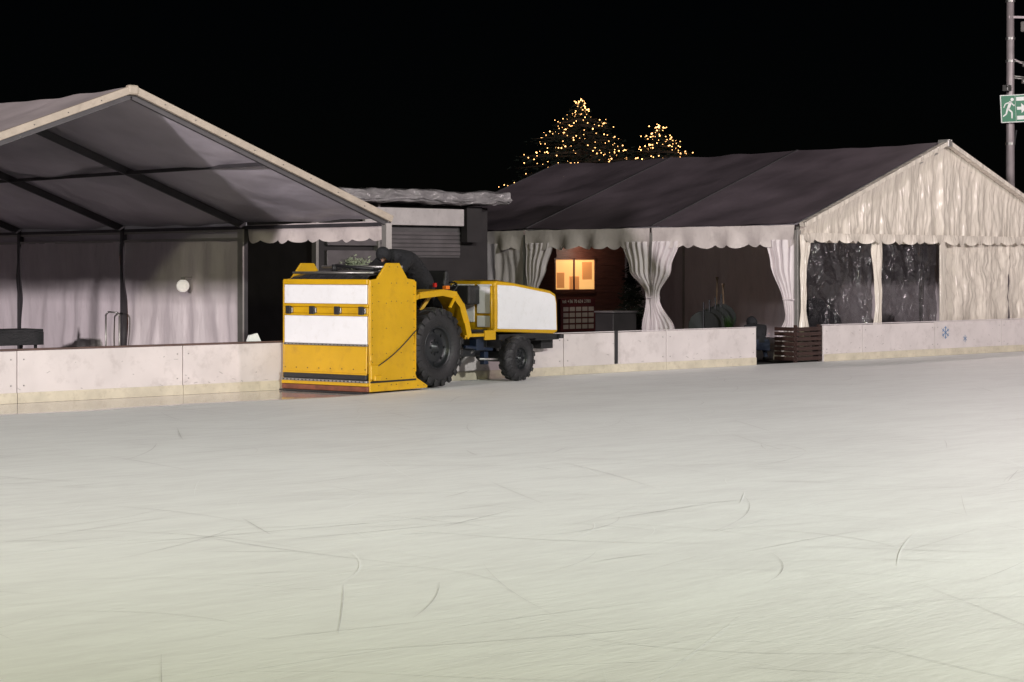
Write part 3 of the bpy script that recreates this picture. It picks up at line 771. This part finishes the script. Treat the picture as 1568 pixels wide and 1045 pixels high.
b=B(); b.box(1.5,2.5,.55,1.2,.42,1.0); b.box(2.4,3.9,.66,1.1,.42,.85); b.box(3.6,5.2,.68,1.06,.5,.8); b.out('transmission',M['rim'],V,bevel=.05)
b=B(); b.box(4.05,4.25,.42,1.34,.36,.5); b.tube((4.15,.36,.385),(4.15,1.3,.385),.07,.07,12); b.box(2.72,3.2,.4,.6,.45,.6); b.out('front_axle',M['rim'],V,bevel=.02)
b=B(); b.box(3.1,3.3,.3,.45,.55,.74); b.tube((2.8,.32,.62),(3.6,.36,.55),.03,.03); b.box(3.45,3.56,.4,.5,.3,.52); b.out('blue_chassis_parts',M['blue'],V,bevel=.02)
b=B(); b.tube((3.9,.35,.62),(4.4,.2,.45),.025); b.tube((3.3,.4,.4),(4.15,.38,.36),.02); b.tube((2.9,.5,.35),(3.2,.4,.6),.04); b.out('steering_rods',M['steel'],V,True)
b=B(); b.tube((1.86,.4,.645),(1.86,1.35,.645),.12,.12,14); b.out('rear_axle',M['rim'],V,True)
b=B(); b.box(2.7,3.5,.22,.5,.78,.83); b.box(2.68,2.72,.22,.5,.75,.9); b.box(3.2,3.5,.2,.23,.72,.88); b.box(2.7,3.4,1.25,1.5,.78,.83); b.out('yellow_steps',M['yellow'],V,bevel=.006)
b=B(); b.box(2.6,3.7,.5,1.25,.84,.88); b.out('platform',M['rim'],V)
h0,h1=.34,1.30
hood=[(3.66,.84),(3.66,1.66),(3.72,1.70),(4.2,1.66),(5.3,1.52),(5.46,1.46),(5.50,1.3),(5.52,.80),(5.4,.765)]
b=B(); b.prism(hood,'y',h0,h1); b.out('hood',M['yellow'],V,bevel=.03)
def inset(pts,y0_,y1_,nm,m):
    b=B(); b.prism(pts,'y',y0_,y1_); b.out(nm,m,V,bevel=.008)
pan=[(3.73,.89),(3.73,1.63),(4.2,1.61),(5.25,1.475),(5.40,1.42),(5.44,1.3),(5.46,.83)]
inset(pan,h0-.018,h0+.01,'hood_side_panel',M['wpanel']); inset(pan,h1-.01,h1+.018,'hood_side_panel_far',M['wpanel'])
b=B(); b.box(3.635,3.661,h0+.06,h0+.36,1.15,1.64); b.box(3.635,3.661,h0+.06,h0+.36,.92,1.11); b.box(3.64,3.661,h0+.42,h1-.06,1.0,1.64); b.out('cowl_panels',M['wpanel'],V,bevel=.01)
b=B(); b.tube((3.6,h0+.03,.9),(3.6,h0+.03,1.62),.022); b.out('cowl_edge',M['yellow'],V,True)
b=B(); b.add([(3.8,h0+.06,1.712),(5.28,h0+.06,1.535),(5.28,h1-.06,1.535),(3.8,h1-.06,1.712)],[(0,1,2,3)])
o=b.out('hood_top_panel',M['wpanel'],V)
b=B()
for i in range(9): b.box(5.505,5.53,h0+.08,h1-.08,.86+i*.06,.89+i*.06)
b.out('grille',M['black'],V)
for yy in (h0+.14,h1-.14):
    b=B(); b.tube((5.5,yy,1.38),(5.55,yy,1.38),.06,.06,16); b.out('headlight',M['swhite'],V)
b=B(); b.box(4.9,5.62,h0+.04,h1-.04,.66,.76); b.box(5.3,5.66,h0+.2,h1-.2,.5,.66); b.box(5.55,5.64,h0-.05,h1+.05,.68,.75); b.out('front_bumper',M['black'],V,bevel=.01)
b=B(); b.box(3.8,5.4,h0+.02,h1-.02,.70,.79); b.out('hood_underside',M['black'],V)
b=B(); b.box(2.05,2.55,.58,1.17,1.12,1.26); b.prism([(2.5,1.2),(2.64,1.2),(2.72,1.80),(2.66,1.88),(2.60,1.86)],'y',.56,1.19); b.box(2.1,2.4,.75,1.0,.98,1.12); b.out('seat',M['black'],V,bevel=.03)
b=B(); b.tube((3.5,.87,.9),(3.05,.87,1.52),.035); b.out('steering_column',M['black'],V,True)
b=B(); cc=Vector((3.0,.87,1.56)); ax=Vector((-.45,0,.65)).normalized(); u1=Vector((0,1,0)); u2=ax.cross(u1)
ring=[cc+(u1*math.cos(t)+u2*math.sin(t))*.2 for t in [i*2*math.pi/20 for i in range(20)]]
for i in range(20): b.tube(ring[i],ring[(i+1)%20],.016,.016,6)
for i in (0,7,13): b.tube(cc,ring[i],.012,.012,6)
b.out('steering_wheel',M['black'],V,True)
b=B(); b.box(3.3,3.62,.62,1.1,1.3,1.62); b.out('dashboard',M['black'],V,bevel=.03)
b=B(); b.tube((2.5,.55,1.0),(2.62,.5,1.45),.014); b.ball((2.62,.5,1.47),.03,8); b.tube((2.6,1.2,1.0),(2.7,1.25,1.4),.014); b.out('levers',M['black'],V,True)
b=B(); 
for k_ in range(6):
    pts=[Vector((1.0+.12*j+.05*math.sin(k_),.4+.13*k_+.05*math.sin(j*1.3+k_),1.35+.22*math.sin(math.pi*j/7)+.04*k_)) for j in range(8)]
    for p_,q in zip(pts[:-1],pts[1:]): b.tube(p_,q,.018,.018,6)
b.out('hydraulic_hoses',M['black'],V,True)

# ------------------------------------------------------------------ people
def figure(name,J,E_,mats,region,parent,root,sub=2):
    names=list(J); idx={n:i for i,n in enumerate(names)}
    me=bpy.data.meshes.new(name+'_base'); me.from_pydata([J[n][0] for n in names],[(idx[a],idx[b_]) for a,b_ in E_],[])
    o=bpy.data.objects.new(name+'_tmp',me); COL.objects.link(o)
    o.modifiers.new('skin','SKIN'); s=o.modifiers.new('sub','SUBSURF'); s.levels=sub; s.render_levels=sub
    for n in names:
        sv=me.skin_vertices[0].data[idx[n]]; r=J[n][1]; sv.radius=(r,r) if isinstance(r,float) else r
        sv.use_root=(n==root)
    dg=bpy.context.evaluated_depsgraph_get(); dg.update()
    m2=bpy.data.meshes.new_from_object(o.evaluated_get(dg)); bpy.data.objects.remove(o)
    m2.materials.clear()
    for m in mats: m2.materials.append(m)
    segs=[(Vector(J[a][0]),Vector(J[b_][0]),region(a,b_)) for a,b_ in E_]
    for p in m2.polygons:
        c=p.center; best=9;ri=0
        for a,b_,r in segs:
            ab=b_-a; t=max(0,min(1,(c-a).dot(ab)/max(1e-9,ab.length_squared))); d=(a+ab*t-c).length
            if d<best: best=d;ri=r
        p.material_index=ri; p.use_smooth=True
    ob=bpy.data.objects.new('body',m2); COL.objects.link(ob); ob.parent=parent; return ob
def head(parent,loc,yaw,tilt,hood=True):
    e=bpy.data.objects.new('head',None); COL.objects.link(e); e.parent=parent; e.location=loc; e.rotation_euler=(0,tilt,yaw)
    def P(u,v):
        th=2*math.pi*u; ph=math.pi*v
        x=math.cos(th)*math.sin(ph)*.095; y=math.sin(th)*math.sin(ph)*.075; z=math.cos(ph)*.12
        if z<0: y*=1-.35*(-z/.12); x*=1-.12*(-z/.12)
        f=math.exp(-((th if th<math.pi else th-2*math.pi)/.16)**2)
        x+=f*.028*math.exp(-((z+.01)/.03)**2)
        for s in (-1,1):
            f2=math.exp(-(((th if th<math.pi else th-2*math.pi)-s*.38)/.2)**2); x-=f2*.008*math.exp(-((z-.015)/.018)**2)
        x+=math.exp(-((th if th<math.pi else th-2*math.pi)/.3)**2)*.006*math.exp(-((z+.055)/.01)**2)
        return Vector((x,y,z))
    surf('face',P,40,28,M['skin'],e)
    b=B()
    for s in (-1,1): b.ball((.078,s*.03,.017),.012,8)
    b.out('eyes',M['swhite'],e,True)
    b=B()
    for s in (-1,1): b.ball((.088,s*.031,.017),.005,6); b.beam((.092,s*.018,.038),(.086,s*.045,.037),.006,.006)
    b.beam((.09,-.02,-.053),(.09,.02,-.053),.006,.005)
    b.out('brows_pupils_mouth',M['hair'],e)
    b=B()
    for s in (-1,1): b.ball((0,s*.074,.0),.02,8)
    b.out('ears',M['skin'],e,True)
    def H(u,v):
        th=rad(50)+rad(260)*u; ph=rad(5)+rad(135 if hood else 95)*v
        return Vector((math.cos(th)*math.sin(ph)*.128,math.sin(th)*math.sin(ph)*.11,math.cos(ph)*.15+.004))
    surf('hood' if hood else 'hair',H,24,16,M['cloth_dk'] if hood else M['hair'],e)
    def H2(u,v):
        th=2*math.pi*u; ph=rad(62)*v
        return Vector((math.cos(th)*math.sin(ph)*.129,math.sin(th)*math.sin(ph)*.112,math.cos(ph)*.152+.004))
    surf('cap_top',H2,24,10,M['cloth_dk'] if hood else M['hair'],e)
def hand_nodes(J,E_,pre,wr,dirv,side,curl):
    d=Vector(dirv).normalized(); s=Vector(side).normalized(); n=d.cross(s).normalized()*curl
    w=Vector(wr)
    J[pre+'palm']=(tuple(w+d*.05),(.036,.018)); E_.append((pre+'wr',pre+'palm'))
    for i,(o,l) in enumerate(((-.033,.07),(-.011,.08),(.011,.075),(.033,.06))):
        k0=w+d*.09+s*o; k1=k0+d*l*.5+n*.012; k2=k1+d*l*.3+n*.03
        J[pre+'f%da'%i]=(tuple(k0),.011); J[pre+'f%db'%i]=(tuple(k1),.0095); J[pre+'f%dc'%i]=(tuple(k2),.008)
        E_+= [(pre+'palm',pre+'f%da'%i),(pre+'f%da'%i,pre+'f%db'%i),(pre+'f%db'%i,pre+'f%dc'%i)]
    t0=w+d*.035-s*.045; t1=t0+d*.04-s*.02+n*.02
    J[pre+'t0']=(tuple(t0),.012); J[pre+'t1']=(tuple(t1),.0095); E_+= [(pre+'palm',pre+'t0'),(pre+'t0',pre+'t1')]
# driver: kneeling on the seat, bent low over the hopper in a bulky black coat, hood up (vehicle-local coords)
D=bpy.data.objects.new('tractor_driver',None); COL.objects.link(D); D.location=V.location; D.rotation_euler=V.rotation_euler
J_={'pel':((2.36,.87,1.62),.24),'wst':((2.16,.87,1.84),.24),'chs':((1.88,.86,2.03),(.27,.22)),'shc':((1.62,.85,2.12),.20),'nck':((1.47,.84,2.13),.10),'hdb':((1.42,.83,2.13),.09),
 'ls':((1.64,1.10,2.04),.11),'le':((1.42,1.22,1.86),.08),'lwr':((1.16,1.16,1.90),.048),
 'rs':((1.64,.60,2.04),.11),'re':((1.36,.48,1.88),.08),'rwr':((1.10,.52,1.95),.048),
 'lh':((2.38,1.02,1.52),.14),'lk':((2.28,1.04,1.30),.09),'la':((2.66,1.04,1.10),.055),'lt':((2.80,1.04,1.0),.045),
 'rh':((2.38,.72,1.52),.14),'rk':((2.28,.70,1.30),.09),'ra':((2.66,.70,1.10),.055),'rt':((2.80,.70,1.0),.045)}
E1=[('pel','wst'),('wst','chs'),('chs','shc'),('shc','nck'),('nck','hdb'),('shc','ls'),('ls','le'),('le','lwr'),('shc','rs'),('rs','re'),('re','rwr'),('pel','lh'),('lh','lk'),('lk','la'),('la','lt'),('pel','rh'),('rh','rk'),('rk','ra'),('ra','rt')]
hand_nodes(J_,E1,'l',(1.16,1.16,1.90),(-.6,-.1,-.1),(0,1,.2),-1); hand_nodes(J_,E1,'r',(1.10,.52,1.95),(-.6,.05,-.15),(0,1,0),-1)
figure('driver',J_,E1,[M['cloth_dk'],M['cloth_dk']],lambda a,b_:0,D,'pel')
head(D,(1.33,.82,2.12),rad(185),rad(62),True)
Q=bpy.data.objects.new('crouching_person',None); COL.objects.link(Q); Q.location=(31.05,25.85,0); Q.rotation_euler=(0,0,rad(60)); 
J_={'pel':((-.12,0,.34),.15),'wst':((-.04,0,.47),.14),'chs':((.14,0,.62),(.175,.16)),'shc':((.26,0,.70),.12),'nck':((.34,0,.73),.06),'hdb':((.38,0,.74),.05),
 'ls':((.25,.19,.68),.08),'le':((.40,.24,.50),.055),'lwr':((.55,.12,.34),.036),'rs':((.25,-.19,.68),.08),'re':((.40,-.24,.50),.055),'rwr':((.55,-.12,.34),.036),
 'lh':((-.06,.12,.33),.11),'lk':((.34,.20,.42),.07),'la':((.08,.15,.09),.046),'lt':((.26,.17,.04),.038),
 'rh':((-.06,-.12,.33),.11),'rk':((.34,-.20,.38),.07),'ra':((.02,-.15,.09),.046),'rt':((.20,-.17,.04),.038)}
E1=[('pel','wst'),('wst','chs'),('chs','shc'),('shc','nck'),('nck','hdb'),('shc','ls'),('ls','le'),('le','lwr'),('shc','rs'),('rs','re'),('re','rwr'),('pel','lh'),('lh','lk'),('lk','la'),('la','lt'),('pel','rh'),('rh','rk'),('rk','ra'),('ra','rt')]
hand_nodes(J_,E1,'l',(.55,.12,.34),(.5,-.15,-.25),(0,1,0),1); hand_nodes(J_,E1,'r',(.55,-.12,.34),(.5,.15,-.25),(0,-1,0),-1)
def reg(a,b_):
    if 'palm' in a or 'palm' in b_ or (len(a)>2 and a[1]=='f') : return 2
    if a in('pel','lh','rh','lk','rk') and b_ in('lh','rh','lk','rk','la','ra'): return 1
    return 0
figure('croucher',J_,E1,[M['cloth_dk'],M['jeans'],M['skin']],reg,Q,'pel')
head(Q,(.45,0,.78),0,rad(55),True)

# ------------------------------------------------------------------ floodlight masts and their lamps
def spot(nm,loc,tgt,P_,col,ang=110,size=.35):
    l=bpy.data.lights.new(nm,'SPOT'); l.energy=P_; l.color=col; l.spot_size=rad(ang); l.spot_blend=.8; l.shadow_soft_size=size
    o=bpy.data.objects.new(nm,l); o.location=loc; d=Vector(tgt)-Vector(loc); o.rotation_euler=d.to_track_quat('-Z','Y').to_euler(); COL.objects.link(o); return o
def mast(loc,hh):
    e=empty('floodlight_mast',loc)
    b=B(); b.tube((0,0,0),(0,0,hh),.13,.09,16); b.beam((-.8,0,hh),(.8,0,hh),.06,.06); b.out('pole',M['pole'],e,True)
    for x in (-.6,.6):
        b=B(); b.box(x-.2,x+.2,-.1,.1,hh+.08,hh+.4); b.out('lamp_housing',M['alu'],e,bevel=.03)
mast((-4,2,0),11); mast((16,-12,0),12); mast((38,-8,0),12); mast((-26,10,0),6.3)  # last mast is unseen, added to carry the low left fill
spot('flood_a',(-4,2,11.9),(12,14,0),6800,(1,1,.66),130,.5)
spot('flood_b',(16,-12,12.9),(26,20,0),29000,(.98,1,.94),108,.5)
spot('flood_c',(38,-8,12.9),(32,22,0),15500,(1,.84,.87),120,.5)
spot('fill_flood_e',(-26,10,7.2),(20,29.5,1.5),70000,(1,.92,.94),60,.7)  # unseen low lamp added to brighten tent curtains and white rear panels
spot('flood_d',(45.2,28.3,12.3),(36,12,0),2500,(1,.84,.82),110,.3)

# ------------------------------------------------------------------ world
w=bpy.data.worlds.new('World'); scene.world=w; w.use_nodes=True
nt=w.node_tree; bg=nt.nodes['Background']; sk=nt.nodes.new('ShaderNodeTexSky'); sk.sky_type='NISHITA'; sk.sun_disc=False
sk.sun_elevation=rad(40); sk.sun_rotation=rad(220); sk.dust_density=0.1
nt.links.new(sk.outputs[0],bg.inputs[0]); bg.inputs[1].default_value=.00012

# ------------------------------------------------------------------ camera
cam=bpy.data.cameras.new('camera'); co=bpy.data.objects.new('camera',cam); COL.objects.link(co)
co.location=(0,0,1.9); co.rotation_euler=(rad(90),0,rad(-43)); cam.sensor_width=36; cam.lens=68.65; cam.shift_y=-.0705
cam.clip_end=2000; cam.clip_start=.1
scene.camera=co
scene.view_settings.view_transform='Standard'; scene.view_settings.look='None'; scene.view_settings.exposure=0
